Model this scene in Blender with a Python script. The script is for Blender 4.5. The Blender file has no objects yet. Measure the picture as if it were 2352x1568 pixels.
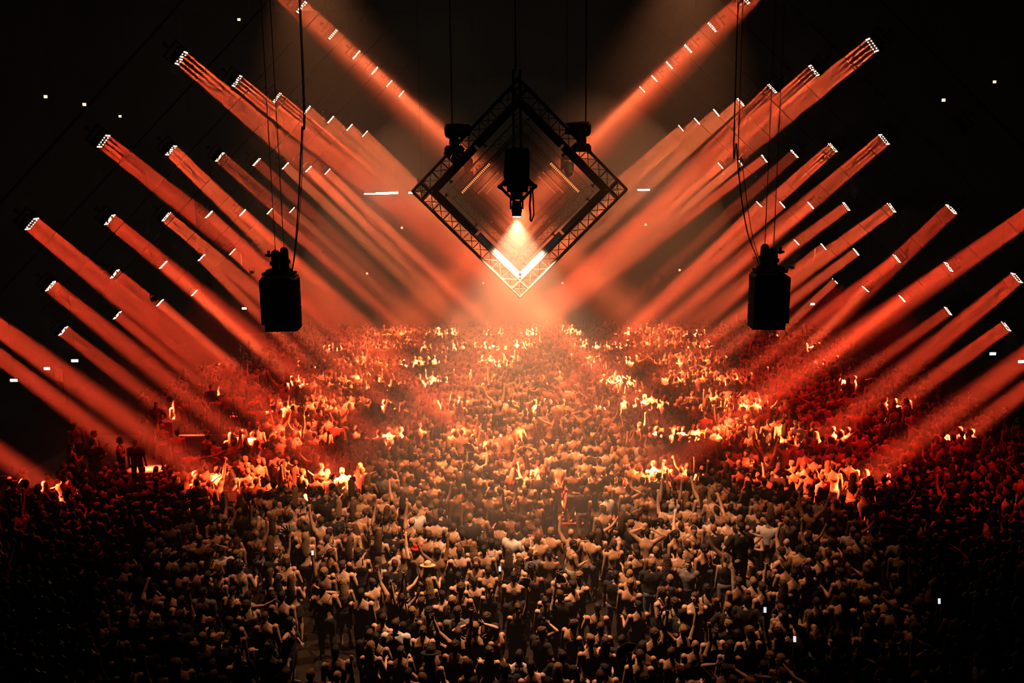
import bpy, bmesh, math, random
import numpy as np
from mathutils import Vector, Matrix, Euler, noise
from math import radians as R, pi, sin, cos, tan, sqrt
random.seed(7)
sc = bpy.context.scene
col = sc.collection
# ------------------------------------------------------------------ camera, world, exposure
H = 10.3                                   # camera height above the dance floor
cam_d = bpy.data.cameras.new('camera'); cam = bpy.data.objects.new('camera', cam_d); col.objects.link(cam); sc.camera = cam
cam_d.sensor_width = 36; cam_d.lens = 1900/2352*36; cam_d.clip_end = 300
_p, _y, _r = R(9.849), R(.680), R(-.525)
FW = Vector((-sin(_y)*cos(_p), cos(_y)*cos(_p), -sin(_p))); _rt = Vector((cos(_y), sin(_y), 0)); _up = _rt.cross(FW)
RT = _rt*cos(_r)+_up*sin(_r); UP = -_rt*sin(_r)+_up*cos(_r)
_m = Matrix((RT, UP, -FW)).transposed().to_4x4(); _m.translation = (0, 0, H); cam.matrix_world = _m
def ray(px, py): return (FW*1900+RT*(px-1176)-UP*(py-784))
def at_depth(px, py, Y):                   # world point on the vertical plane at distance Y
    d = ray(px, py); return Vector((0, 0, H))+d*(Y/d.y)
def at_height(px, py, z):
    d = ray(px, py); return Vector((0, 0, H))+d*((z-H)/d.z)
def to_px(P):
    P = Vector(P)-Vector((0, 0, H)); d = P.dot(FW)
    return 1176+1900*P.dot(RT)/d, 784-1900*P.dot(UP)/d
w = bpy.data.worlds.new('dark_hall'); sc.world = w; w.use_nodes = True
w.node_tree.nodes['Background'].inputs[0].default_value = (0.02, 0.008, 0.006, 1)
w.node_tree.nodes['Background'].inputs[1].default_value = 0.0
sc.view_settings.view_transform = 'Standard'; sc.view_settings.look = 'None'
sc.view_settings.exposure = 0.12; sc.view_settings.gamma = 1
try: sc.view_settings.use_curve_mapping = False
except Exception: pass
sc.cycles.max_bounces = 1; sc.cycles.diffuse_bounces = 0; sc.cycles.glossy_bounces = 0
sc.cycles.volume_bounces = 0; sc.cycles.transparent_max_bounces = 4
sc.cycles.use_adaptive_sampling = True; sc.cycles.adaptive_threshold = 1.0; sc.cycles.adaptive_min_samples = 32
sc.cycles.use_denoising = True; sc.cycles.sample_clamp_direct = 0; sc.cycles.use_light_tree = True
# light levels
P_BEAM, P_SPOT, P_WASH = 560.0, 5600.0, 3400.0
# ------------------------------------------------------------------ materials
def mat(name, rgb, rough=.6, metal=0., emit=None, es=0., var=0., bump=0., spec=.4, ns=6):
    m = bpy.data.materials.new(name); m.use_nodes = True; nt = m.node_tree; b = nt.nodes['Principled BSDF']
    b.inputs['Base Color'].default_value = (*rgb, 1); b.inputs['Roughness'].default_value = rough
    b.inputs['Metallic'].default_value = metal; b.inputs['Specular IOR Level'].default_value = spec
    if var:
        n = nt.nodes.new('ShaderNodeTexNoise'); n.inputs['Scale'].default_value = ns; n.inputs['Detail'].default_value = 3
        tc = nt.nodes.new('ShaderNodeTexCoord'); nt.links.new(tc.outputs['Object'], n.inputs['Vector'])
        mx = nt.nodes.new('ShaderNodeMix'); mx.data_type = 'RGBA'
        mx.inputs['A'].default_value = (*[c*(1-var) for c in rgb], 1); mx.inputs['B'].default_value = (*[min(1, c*(1+var)) for c in rgb], 1)
        nt.links.new(n.outputs['Fac'], mx.inputs['Factor']); nt.links.new(mx.outputs['Result'], b.inputs['Base Color'])
        if bump:
            bp = nt.nodes.new('ShaderNodeBump'); bp.inputs['Strength'].default_value = bump; bp.inputs['Distance'].default_value = .02
            nt.links.new(n.outputs['Fac'], bp.inputs['Height']); nt.links.new(bp.outputs['Normal'], b.inputs['Normal'])
    if emit:
        b.inputs['Emission Color'].default_value = (*emit, 1); b.inputs['Emission Strength'].default_value = es
        m.cycles.emission_sampling = 'NONE'
    return m
M = dict(
    skin0=mat('fair_skin', (.66, .43, .31), .36, var=.08), skin1=mat('tanned_skin', (.50, .30, .19), .36, var=.08), skin2=mat('brown_skin', (.26, .14, .085), .42, var=.08),
    hair0=mat('black_hair', (.012, .009, .008), .5, var=.5, bump=1., ns=55), hair1=mat('brown_hair', (.07, .035, .018), .5, var=.5, bump=1., ns=55), hair2=mat('blond_hair', (.27, .165, .075), .55, var=.45, bump=1., ns=55),
    black=mat('black_fabric', (.012, .012, .014), .85, var=.2, bump=.3), grey=mat('grey_fabric', (.16, .15, .15), .85, var=.2, bump=.3),
    white=mat('white_fabric', (.72, .70, .68), .85, var=.05, bump=.3), denim=mat('blue_denim', (.10, .13, .19), .85, var=.25, bump=.3),
    khaki=mat('khaki_fabric', (.46, .40, .30), .85, var=.1, bump=.4), red=mat('red_fabric', (.65, .02, .02), .8, var=.1), pink=mat('pink_fabric', (.75, .12, .35), .8, var=.1),
    leather=mat('black_leather', (.01, .01, .01), .35), straw=mat('cream_felt', (.62, .50, .30), .8, var=.1), eye=mat('dark_eye', (.02, .015, .01), .2), lip=mat('lips', (.35, .12, .09), .4),
    steel=mat('black_steel', (.004, .004, .004), .9, 0, spec=.03), alu=mat('aluminium', (.42, .42, .43), .38, .7), housing=mat('black_housing', (.005, .005, .005), .7, spec=.1),
    cable=mat('black_cable', (.008, .008, .008), .7), redhose=mat('red_cable', (.8, .03, .03), .5), grille=mat('black_grille', (.009, .009, .009), .8, spec=.15),
    concrete=mat('dark_wall', (.018, .014, .013), .9, var=.3, spec=.05), floor=mat('dark_floor', (.014, .011, .011), .8, var=.3, spec=.15), deck=mat('riser_deck', (.05, .04, .04), .6, var=.2),
    batten=mat('white_diffuser', (.62, .62, .62), .5), chain=mat('steel_chain', (.05, .05, .05), .5, .8), panel=mat('pale_panel', (.55, .30, .18), .7, var=.1), card=mat('white_card', (.75, .72, .66), .7),
    tape=mat('pale_floor_tape', (.30, .24, .27), .7),
    lens=mat('lit_lens', (1, .4, .3), emit=(1, .52, .36), es=14), lensdim=mat('dim_lens', (1, .4, .3), emit=(1, .35, .2), es=3),
    ladder=mat('amber_glow_face', (1, .4, .2), emit=(1, .33, .10), es=1.6), ladderdim=mat('dim_painted_glow_face', (1, .4, .2), emit=(1, .28, .08), es=.55),  # glow painted in for beam light on batten cells; low marker lamps share it
    tube=mat('white_tube_light', (1, 1, 1), emit=(1, .93, .9), es=14), amber=mat('warm_marker_light', (1, .8, .4), emit=(1, .72, .3), es=2.2), redled=mat('red_marker_light', (1, .2, .1), emit=(1, .22, .10), es=5),
    alu2=mat('worn_aluminium', (.09, .088, .085), .45, .3), wlamp=mat('white_lamp', (1, 1, 1), emit=(.95, .95, .85), es=4), screen=mat('lit_phone_screen', (1, 1, 1), emit=(.9, .95, 1), es=.8), white_lens=mat('white_lens', (1, 1, 1), emit=(1, .93, .85), es=16),
)
# ------------------------------------------------------------------ mesh helpers
class MB:
    def __init__(s): s.v = []; s.f = []
    def add(s, vs, fs):
        o = len(s.v); s.v += [tuple(v) for v in vs]; s.f += [tuple(i+o for i in f) for f in fs]; return s
    def box(s, c, d, rot=None):
        c = Vector(c); vs = []
        for x in (-.5, .5):
            for y in (-.5, .5):
                for z in (-.5, .5):
                    p = Vector((x*d[0], y*d[1], z*d[2]))
                    if rot is not None: p = rot @ p
                    vs.append(c+p)
        return s.add(vs, [(0, 1, 3, 2), (4, 6, 7, 5), (0, 4, 5, 1), (2, 3, 7, 6), (0, 2, 6, 4), (1, 5, 7, 3)])
    def loft(s, rings, n=12):              # rings: (centre, rx, ry, x_axis, y_axis)
        vs = []; fs = []
        for c, rx, ry, ax, ay in rings:
            for i in range(n):
                a = 2*pi*i/n; vs.append(Vector(c)+ax*(cos(a)*rx)+ay*(sin(a)*ry))
        k = len(rings)
        for j in range(k-1):
            for i in range(n):
                i2 = (i+1) % n; fs.append((j*n+i, j*n+i2, (j+1)*n+i2, (j+1)*n+i))
        fs.append(tuple(range(n))[::-1]); fs.append(tuple((k-1)*n+i for i in range(n)))
        return s.add(vs, fs)
    def tube(s, p, q, r0, r1=None, n=8):
        p, q = Vector(p), Vector(q); r1 = r0 if r1 is None else r1; d = q-p
        if d.length < 1e-6: return s
        ax = d.orthogonal().normalized(); ay = d.normalized().cross(ax)
        return s.loft([(p, r0, r0, ax, ay), (q, r1, r1, ax, ay)], n)
    def path(s, pts, r, n=6):
        for a, b in zip(pts, pts[1:]): s.tube(a, b, r, r, n)
        return s
    def ell(s, c, r, rot=None, nu=12, nv=8):
        c = Vector(c); X, Y = Vector((1, 0, 0)), Vector((0, 1, 0)); rings = []
        vs = []; fs = []
        for j in range(nv+1):
            t = pi*j/nv - pi/2
            if j in (0, nv): vs.append(Vector((0, 0, sin(t)*r[2]))); continue
            for i in range(nu):
                a = 2*pi*i/nu; vs.append(Vector((cos(a)*cos(t)*r[0], sin(a)*cos(t)*r[1], sin(t)*r[2])))
        for i in range(nu): fs.append((0, 1+(i+1) % nu, 1+i))
        for j in range(nv-2):
            for i in range(nu):
                a = 1+j*nu; i2 = (i+1) % nu; fs.append((a+i, a+i2, a+nu+i2, a+nu+i))
        t = 1+(nv-1)*nu; b = 1+(nv-2)*nu
        for i in range(nu): fs.append((b+i, b+(i+1) % nu, t))
        if rot is not None: vs = [rot @ v for v in vs]
        return s.add([v+c for v in vs], fs)
    def cap(s, p, q, r0, r1):              # rounded limb segment
        s.tube(p, q, r0, r1, 12); s.ell(p, (r0,)*3, nu=10, nv=6); s.ell(q, (r1,)*3, nu=10, nv=6); return s
    def mesh(s, name):
        m = bpy.data.meshes.new(name); m.from_pydata(s.v, [], s.f); m.update(); return m
def link(name, data, material=None, parent=None, loc=None, smooth=False):
    if isinstance(data, MB): data = data.mesh(name)
    o = bpy.data.objects.new(name, data); col.objects.link(o)
    if material is not None:
        if len(data.materials) == 0: data.materials.append(M[material] if isinstance(material, str) else material)
    if parent is not None: o.parent = parent
    if loc is not None: o.location = loc
    if smooth and data: data.polygons.foreach_set('use_smooth', [True]*len(data.polygons))
    return o
def tag(o, label=None, cat=None, group=None, kind=None):
    if label: o['label'] = label
    if cat: o['category'] = cat
    if group: o['group'] = group
    if kind: o['kind'] = kind
    return o
def empty(name, loc=(0, 0, 0), rot=None):
    o = bpy.data.objects.new(name, None); col.objects.link(o); o.location = loc; o.empty_display_size = .2
    if rot is not None: o.rotation_euler = rot
    return o
def copy_tree(o, parent=None):
    c = o.copy(); col.objects.link(c)
    if parent is not None: c.parent = parent
    for ch in KIDS.get(o.name, []) or list(o.children):
        copy_tree(ch, c)
    return c
KIDS = {}
def light(kind, name, loc, direction, power, colour, **kw):
    l = bpy.data.lights.new(name, kind); l.energy = power; l.color = colour
    for k, v in kw.items(): setattr(l, k, v)
    o = bpy.data.objects.new(name, l); col.objects.link(o); o.location = loc
    o.rotation_euler = Vector(direction).to_track_quat('-Z', 'Y').to_euler(); return o
# ------------------------------------------------------------------ hall shell
XW, YF, ZC = 25.0, 64.0, 24.0
def struct(name, mb, m): return tag(link(name, mb, m), kind='structure')
struct('floor', MB().box((0, 31, -.1), (2*XW, 66, .2)), 'floor')
struct('ceiling', MB().box((0, 31, ZC+.1), (2*XW, 66, .2)), 'concrete')
struct('wall_left', MB().box((-XW-.1, 31, ZC/2), (.2, 66, ZC)), 'concrete')
struct('wall_right', MB().box((XW+.1, 31, ZC/2), (.2, 66, ZC)), 'concrete')
struct('wall_far', MB().box((0, YF+.1, ZC/2), (2*XW, .2, ZC)), 'concrete')
struct('wall_near', MB().box((0, -2.1, ZC/2), (2*XW, .2, ZC)), 'concrete')
# ------------------------------------------------------------------ beam fixtures on the sloping side trusses
S = 4.7
ROWL = [(-7.3, 16.66), (-9.63, 14.3), (-12.07, 12.02), (-14.42, 9.67), (-16.74, 7.36), (-19.12, 5.0)]
ROWR = [(7.5, 16.77), (9.93, 14.44), (12.44, 12.15), (14.93, 9.77), (17.4, 7.37), (19.96, 4.9)]
SLOPE = {-1: [[.95, .95, .95, .95, .95, .95, .95], [.89, .84, .86, .9, .95, .95, 1.0], [.86, 1.05, .95, 1.0, 1.0, 1.05, 1.0], [.95, .92, .93, 1.04, .98, .95, .95],
              [.85, .95, .92, 1.0, 1.1, 1.05, 1.0], [.9, .9, .92, .95, 1.0, 1.0, 1.03]],
         1: [[.95, .95, .95, .95, .95, .95, .95], [.80, .90, 1.0, .9, .85, .93, .86], [.9, .9, .93, .95, .78, .85, .89], [.78, 1.05, .78, .78, .88, .89, 1.02],
             [.9, .95, .78, .83, .82, .86, .95], [.9, .9, .84, .81, .92, 1.12, 1.03]]}
UNLIT = {(1, 2, 0), (-1, 4, 6), (-1, 5, 6)}
DIM = {(-1, 2, 2): .45, (-1, 2, 3): .3, (1, 2, 3): .25, (1, 3, 1): .7, (1, 5, 3): .6, (-1, 5, 3): .8, (-1, 3, 3): .8, (-1, 3, 6): .6}
PATT = [
    ["111111", "100100", "100100", "111111"][:4],
    ["111111", "100001", "100001", "111111"],
    ["110111", "101101", "101101", "111011"],
    ["111111", "111011", "100001", "011110"],
]
GP = .082                                   # lens pitch
def fixture_meshes(k):
    b = MB(); b.box((0, 0, .09), (.52, .40, .16)); b.box((0, 0, .19), (.40, .30, .06))
    for i in range(7): b.box((-.21+.07*i, 0, .235), (.015, .28, .05))
    y = MB(); 
    for s in (-1, 1): y.box((s*.285, 0, .22), (.03, .10, .36))
    y.box((0, 0, .40), (.60, .12, .04)); y.tube((0, 0, .40), (0, 0, .56), .03); y.box((0, 0, .58), (.12, .10, .08))
    l = MB(); pt = PATT[k]
    for r, row in enumerate(pt):
        for c, ch in enumerate(row):
            if ch == '1':
                x, yy = (c-2.5)*GP, (r-1.5)*GP
                l.ell((x, yy, 0), (.021, .021, .012), nu=8, nv=4)
    nl = len(l.f); l.box((0, 0, .012), (.50, .34, .008))
    lm = l.mesh('lens_matrix'); lm.materials.append(M['lens']); lm.materials.append(M['housing']); lm.polygons.foreach_set('material_index', [0]*nl+[1]*6)
    return b.mesh('lamp_housing'), y.mesh('yoke'), lm
FM = [fixture_meshes(k) for k in range(4)]
ORD = ['first', 'second', 'third', 'fourth', 'fifth', 'sixth', 'seventh', 'eighth', 'ninth', 'tenth', 'eleventh', 'twelfth', 'thirteenth', 'fourteenth', 'fifteenth', 'sixteenth', 'seventeenth', 'eighteenth', 'nineteenth', 'twentieth']
TENS = {20: 'twenty', 30: 'thirty', 40: 'forty'}
def ordw(i):                                # i from 0
    if i < 20: return ORD[i]
    t = (i+1)//10*10; u = (i+1) % 10
    if u == 0: return {30: 'thirtieth', 40: 'fortieth', 20: 'twentieth'}[t]
    return TENS[t]+'-'+ORD[u-1]
ROWN = ['topmost', 'second highest', 'third highest', 'fourth highest', 'fifth highest', 'lowest']
rb = random.Random(3)
for side, rows in ((-1, ROWL), (1, ROWR)):
    sn = 'left' if side < 0 else 'right'
    for n in range(7):
        Y = S*(5+n+.21)
        # truss carrying the fixtures of this bay
        a = Vector((rows[0][0]*.86, Y, rows[0][1]+1.25)); b = Vector((rows[5][0]+side*.5, Y, rows[5][1]+.15)); d = (b-a).normalized()
        nrm = Vector((-d.z*side, 0, d.x*side))
        if nrm.z < 0: nrm = -nrm
        a += nrm*.72; b += nrm*.72
        t = MB(); hv = Vector((0, 0, 0)); L = (b-a).length; t.tube(a, b, .03, n=10)
        for q in (.02, .26, .5, .74, .98): t.tube(a+d*(L*q-.12), a+d*(L*q+.12), .045, n=10)
        o = link('lighting_bar', t, 'steel', loc=(0, 0, 0))
        tag(o, f'black sloping steel bar carrying the {ORD[n]} nearest bay of beam lights on the {sn}', 'lighting bar', 'sloping lighting bars')
        for q in (.06, .5, .94):
            P = a+(b-a)*q; link('suspension_cable', MB().tube(P+hv, (P.x, P.y, ZC-.02), .007, n=5), 'cable', parent=o)
        for r, (X, Z) in enumerate(rows):
            P = Vector((X, Y, Z)); px, py = to_px(P)
            m_ = SLOPE[side][r][n]
            dr = Vector((-side, .085+rb.uniform(-.02, .02), -m_)).normalized()
            # frame: local -Z is the beam, local X across the array (up the slope)
            zz = -dr; xx = Vector((0, 1, 0)).cross(zz).normalized(); 
            if xx.z < 0: xx = -xx
            yy = zz.cross(xx); rot = Matrix((xx, yy, zz)).transposed().to_euler()
            k = rb.randrange(4); seen = -60 < px < 2400 and -60 < py < 1600
            lit = (side, r, n) not in UNLIT
            br = DIM.get((side, r, n), 1.0)*rb.uniform(.8, 1.15)
            dist = abs(px-1176)/1176
            if seen:
                f = empty('beam_light', P, rot)
                stt = 'throwing a red beam' if dist > .55 else 'throwing an orange beam'
                if not lit: stt = 'switched off'
                tag(f, f'square LED beam light {stt}, {ROWN[r]} row on the {sn}, {ORD[n]} nearest', 'stage light', 'LED beam lights on the sloping bars')
                h, yk, ls = FM[k]
                link('lamp_housing', h, 'housing', f, (0, 0, .0)); link('yoke', yk, 'steel', f)
                lp_ = link('lens_matrix', ls, None, f, (0, 0, 0))
                if not lit: lp_.material_slots[0].link = 'OBJECT'; lp_.material_slots[0].material = M['leather']
            if not lit: continue
            g = .060 if dist > .75 else (.095 if dist > .45 else .16)
            c = (1, g, .30*g)
            if r in (1, 2, 3): br *= 1.15
            if r == 0: br *= .6
            near_ = dist > .38 and n < 3
            for q in ((-2.45, -.85, .85, 2.45) if near_ else (0,)):  # one narrow source behind each pair of lens columns
                lo = light('AREA', 'beam_source', P+dr*.03+xx*(q*GP), dr, P_BEAM*br*(.25*rb.uniform(.75, 1.25) if near_ else 1), c, shape='RECTANGLE', size=.03 if near_ else GP*5.4, size_y=GP*4, spread=R((9.0, 3.9, 4.1, 4.6, 5.4, 6.2)[r]))
                lo.rotation_euler = rot
# ------------------------------------------------------------------ wash lamps added between the bays to brighten crowd and haze
for k, yy in enumerate((25.6, 30.3, 35.2, 41.0, 48.0)):
    for xx, zz, c, e in ((-11.5, 7.2, (1, .014, .004), .24), (0, 10.25, (1, .27, .085), (4.6 if k == 0 else (3.3 if k < 3 else 1.6))), (11.5, 7.2, (1, .010, .005), .30)):
        P = Vector((xx, yy, zz)); w_ = empty('added_wash_light', P, (pi, 0, 0) if 0 else (0, 0, 0))
        tag(w_, f'added black wash light {"left of" if xx < 0 else ("above" if xx == 0 else "right of")} the tunnel, {ORD[k]} nearest', 'stage light', 'added wash lights')
        w_.scale = (1 if xx == 0 else .5,)*3
        mb = MB(); mb.loft([((0, 0, .32), .08, .08, Vector((1, 0, 0)), Vector((0, 1, 0))), ((0, 0, .25), .15, .15, Vector((1, 0, 0)), Vector((0, 1, 0))), ((0, 0, .02), .17, .17, Vector((1, 0, 0)), Vector((0, 1, 0)))], 14)
        link('lamp_housing', mb, 'housing', w_); mb = MB(); mb.box((-.2, 0, .3), (.03, .06, .4)); mb.box((.2, 0, .3), (.03, .06, .4)); mb.box((0, 0, .5), (.43, .06, .04)); link('yoke', mb, 'steel', w_)
        link('suspension_cable', MB().tube((0, 0, .5), (0, 0, (ZC-.02-P.z)/(1 if xx == 0 else .5)), .006, n=5), 'cable', w_)
        light('SPOT', 'added_wash_source', P-Vector((0, 0, .02)), (0, .05, -1), P_WASH*e, c, spot_size=R(118 if xx else 70), spot_blend=.9, shadow_soft_size=.15)
for xx, e in ((-5.5, .9), (4.5, 1.0)):  # two more lamps added to lift the front rows
    P = Vector((xx, 21.3, 17.2)); w_ = empty('added_wash_light', P)
    tag(w_, f'added black wash light over the front of the crowd, {"left" if xx < 0 else "right"} of the nearest frame', 'stage light', 'added wash lights')
    mb = MB(); mb.loft([((0, 0, .32), .08, .08, Vector((1, 0, 0)), Vector((0, 1, 0))), ((0, 0, .25), .15, .15, Vector((1, 0, 0)), Vector((0, 1, 0))), ((0, 0, .02), .17, .17, Vector((1, 0, 0)), Vector((0, 1, 0)))], 14)
    link('lamp_housing', mb, 'housing', w_); mb = MB(); mb.box((-.2, 0, .3), (.03, .06, .4)); mb.box((.2, 0, .3), (.03, .06, .4)); mb.box((0, 0, .5), (.43, .06, .04)); link('yoke', mb, 'steel', w_)
    link('suspension_cable', MB().tube((0, 0, .5), (0, 0, ZC-.02-P.z), .006, n=5), 'cable', w_)
    light('SPOT', 'added_wash_source', P-Vector((0, 0, .02)), (-xx*.04, -.06, -1), 9500*e, (1, .34, .13), spot_size=R(60), spot_blend=1., shadow_soft_size=.1)
# ------------------------------------------------------------------ haze
haze = link('haze', MB().box((0, 38.0, 11.9), (2*XW-.2, 51.5, 23.6)), None)
hm = bpy.data.materials.new('thin_haze'); hm.use_nodes = True; nt = hm.node_tree; nt.nodes.clear()
ou = nt.nodes.new('ShaderNodeOutputMaterial'); vs_ = nt.nodes.new('ShaderNodeVolumeScatter')
vs_.inputs['Density'].default_value = .0045; vs_.inputs['Anisotropy'].default_value = .25; vs_.inputs['Color'].default_value = (1, 1, 1, 1)
nt.links.new(vs_.outputs[0], ou.inputs['Volume']); haze.data.materials.append(hm)
pl = link('haze_plume', MB().ell((0, 19.6, 7.6), (5.2, 5.5, 5.4), nu=40, nv=24), hm.copy()); pl.data.materials[0].node_tree.nodes['Volume Scatter'].inputs['Density'].default_value = .025
tag(pl, 'denser drift of haze glowing under the central spotlight', 'haze', kind='stuff')
tag(haze, 'thin theatrical haze filling the hall', 'haze', kind='stuff')
# ------------------------------------------------------------------ tunnel of square truss frames hung on their corners
def truss_side(a, b, wdt, inset):          # square box truss from a to b in an XZ plane; returns one mesh
    t = MB(); d = (b-a).normalized(); n_ = Vector((-d.z, 0, d.x)); h = wdt/2
    ch = [n_*h+Vector((0, h, 0)), n_*h-Vector((0, h, 0)), -n_*h-Vector((0, h, 0)), -n_*h+Vector((0, h, 0))]
    L = (b-a).length
    for c in ch: t.tube(a+c, b+c, .024, n=8)
    m = int(L/.30)
    for i in range(m+1):
        p = a+d*(L*i/m)
        for j in range(4): t.tube(p+ch[j], p+ch[(j+1) % 4], .009, n=5)
    for i in range(m):
        p = a+d*(L*i/m); q = a+d*(L*(i+1)/m)
        if i % 2: p, q = q, p
        for j in range(4): t.tube(p+ch[j], q+ch[(j+1) % 4], .009, n=5)
    return t
FRAMES = [(19.0, 1193, 437, 2.42, .27), (27.5, 1195, 441, 2.40, .27), (38.0, 1196, 443, 2.42, .27), (46.5, 1196, 444, 2.42, .27)]
NEARN = ['nearest', 'second nearest', 'third nearest', 'farthest']
for fi, (Y, px, py, hd, wd) in enumerate(FRAMES):
    C = at_depth(px, py, Y); hc = hd-wd/2*1.414
    fr = empty('square_truss_frame', C)
    tag(fr, f'black square truss frame hung on its corner, {NEARN[fi]} of the four in the tunnel', 'truss', 'square truss frames in a tunnel')
    cs = [Vector((0, 0, hc)), Vector((hc, 0, 0)), Vector((0, 0, -hc)), Vector((-hc, 0, 0))]
    for i in range(4):
        a, b = cs[i], cs[(i+1) % 4]
        tr_o = link('truss_side', truss_side(a+(a-b).normalized()*wd/2, b+(b-a).normalized()*wd/2, wd, 0), 'alu2' if fi == 0 else 'steel', fr)
        if i in (1, 2) and fi == 0: tag(tr_o, 'truss side with its lower end lit white')
        d = (b-a).normalized(); mid = (a+b)/2; inn = (-mid).normalized()
        q = Matrix((d, Vector((0, 1, 0)), d.cross(Vector((0, 1, 0))))).transposed()
        L = (b-a).length
        for s in (-1, 1):                  # two LED battens along the inner face of each side
            c = mid+inn*(wd/2+.085)+d*(s*L*.225)
            bt = link('led_batten', MB().box(c, (L*.43, .16, .12), q), 'housing', fr)
            fc = c+inn*.063
            lowside = i in (1, 2)
            lit = (fi > 0 and not lowside and ((i == 3 and s < 0) or (i == 0 and s > 0)))
            if lit:
                lm = MB(); k = 22 if fi == 1 else 16
                lm.box(fc-Vector((0, .085, 0))-inn*.06, (L*.42, .006, .12), q)
                for j in range(k):
                    lm.box(fc-Vector((0, .09, 0))-inn*.06+d*((j-(k-1)/2)*L*.42/k), (L*.42/k*.5, .008, .075), q)
                lo_ = link('painted_glow_ladder', lm, 'housing', bt); lo_.data.materials.append(M['ladder' if fi == 1 else 'ladderdim'])  # emission stands in for orange beams falling on the cells
                ix = [0]*6+[1]*(6*k); lo_.data.polygons.foreach_set('material_index', ix)
                tag(lo_, 'row of batten cells with orange beam light painted in as glow')
            else:
                front = fi == 0 and lowside
                dm = MB().box(fc-(Vector((0, .088, 0))+inn*.063 if front else Vector()), (L*.42, .014 if front else .04, .105 if front else .012), q)
                df = link('diffuser', dm, 'batten' if lowside else 'grille', bt)
                if lowside: tag(df, 'white diffuser strip')
        for s in (-.3, .05, .35):          # small clamps standing on the batten
            cc = mid+inn*(wd/2+.17)+d*(s*L)
            mb = MB(); mb.box(cc, (.03, .03, .10), q); mb.box(cc+inn*.05, (.09, .03, .025), q)
            link('clamp', mb, 'steel', fr)
    for s in (-1, 1):                      # hanging cables to the roof
        P = Vector((s*hd*.615, 0, hd*.385)); 
        link('suspension_cable', MB().tube(P, (P.x, 0, ZC-.02-C.z), .016 if fi == 0 else .005, n=6), 'cable', fr)
# spokes from the apex: a vertical hanging truss ladder in the second frame and onward
# ------------------------------------------------------------------ moving head lights
def moving_head(loc, rot, tilt, pan, sc_=1., label='', lit=False, body='housing', hang=False):
    root = empty('moving_head_light', loc, rot); root.scale = (sc_,)*3
    tag(root, label, 'stage light', 'moving head lights on the truss frames')
    b = MB(); b.box((0, 0, -.06), (.40, .30, .12)); b.box((0, 0, -.135), (.34, .24, .05))
    b.box((-.14, 0, .02), (.04, .05, .05)); b.box((.14, 0, .02), (.04, .05, .05))
    link('base', b, body, root)
    yk = MB(); yk.box((0, 0, -.20), (.42, .16, .08))
    for s in (-1, 1): yk.loft([((s*.20, 0, -.18), .035, .10, Vector((1, 0, 0)), Vector((0, 1, 0))), ((s*.21, 0, -.45), .035, .07, Vector((1, 0, 0)), Vector((0, 1, 0))), ((s*.21, 0, -.56), .03, .055, Vector((1, 0, 0)), Vector((0, 1, 0)))], 10)
    y = link('yoke', yk, body, root); y.rotation_euler = (0, 0, pan)
    X, Yv, Z = Vector((1, 0, 0)), Vector((0, 1, 0)), Vector((0, 0, 1))
    h = MB(); h.loft([((0, 0, .20), .09, .09, X, Yv), ((0, 0, .17), .14, .14, X, Yv), ((0, 0, .02), .165, .155, X, Yv), ((0, 0, -.16), .145, .14, X, Yv), ((0, 0, -.30), .12, .12, X, Yv), ((0, 0, -.33), .125, .125, X, Yv)], 16)
    for i in range(5): h.loft([((0, 0, .0+.03*i), .172, .162, X, Yv), ((0, 0, .012+.03*i), .172, .162, X, Yv)], 16)
    ho = link('lamp_head', h, body, y, (0, 0, -.47)); ho.rotation_euler = (tilt, 0, 0)
    link('lens', MB().loft([((0, 0, -.331), .10, .10, X, Yv), ((0, 0, -.345), .085, .085, X, Yv)], 16), 'white_lens' if lit else 'leather', ho)
    if hang: link('suspension_cable', MB().tube((0, 0, 0), Matrix.Rotation(-rot[1], 3, 'Y') @ Vector((0, 0, (ZC-.02-loc.z)/sc_)), .01, n=5), 'cable', root)
    return root
C0 = at_depth(*FRAMES[0][1:3], 19.0)
A = at_depth
# pair standing on the upper sides of the nearest frame, pointing outward
moving_head(A(1044, 352, 19.0), (pi, 0, 0), R(-88), R(90), 1.05, 'black moving head light standing on the upper left side of the nearest truss frame')
moving_head(A(1335, 348, 19.0), (pi, 0, 0), R(88), R(90), 1.05, 'black moving head light standing on the upper right side of the nearest truss frame')
moving_head(A(1027, 345, 19.3), (0, R(-50), 0), R(40), R(0), .62, 'small black moving head light tilted beside the left standing one')
moving_head(A(1303, 352, 22.0), (0, 0, 0), R(-35), R(20), .75, 'small black moving head light under the right upper truss side', hang=True)
moving_head(A(1073, 405, 27.5), (pi, 0, 0), R(-86), R(-90), .95, 'orange-lit moving head light standing on the left of the second truss frame', body='grey')
moving_head(A(968, 410, 27.5), (0, 0, 0), R(-40), R(90), .7, 'dim moving head light seen just behind the left corner of the nearest frame', hang=True)
moving_head(A(1109, 410, 38.0), (pi, 0, 0), R(-80), R(-90), .9, 'far moving head light on the left side of the third truss frame', body='grey')
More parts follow.
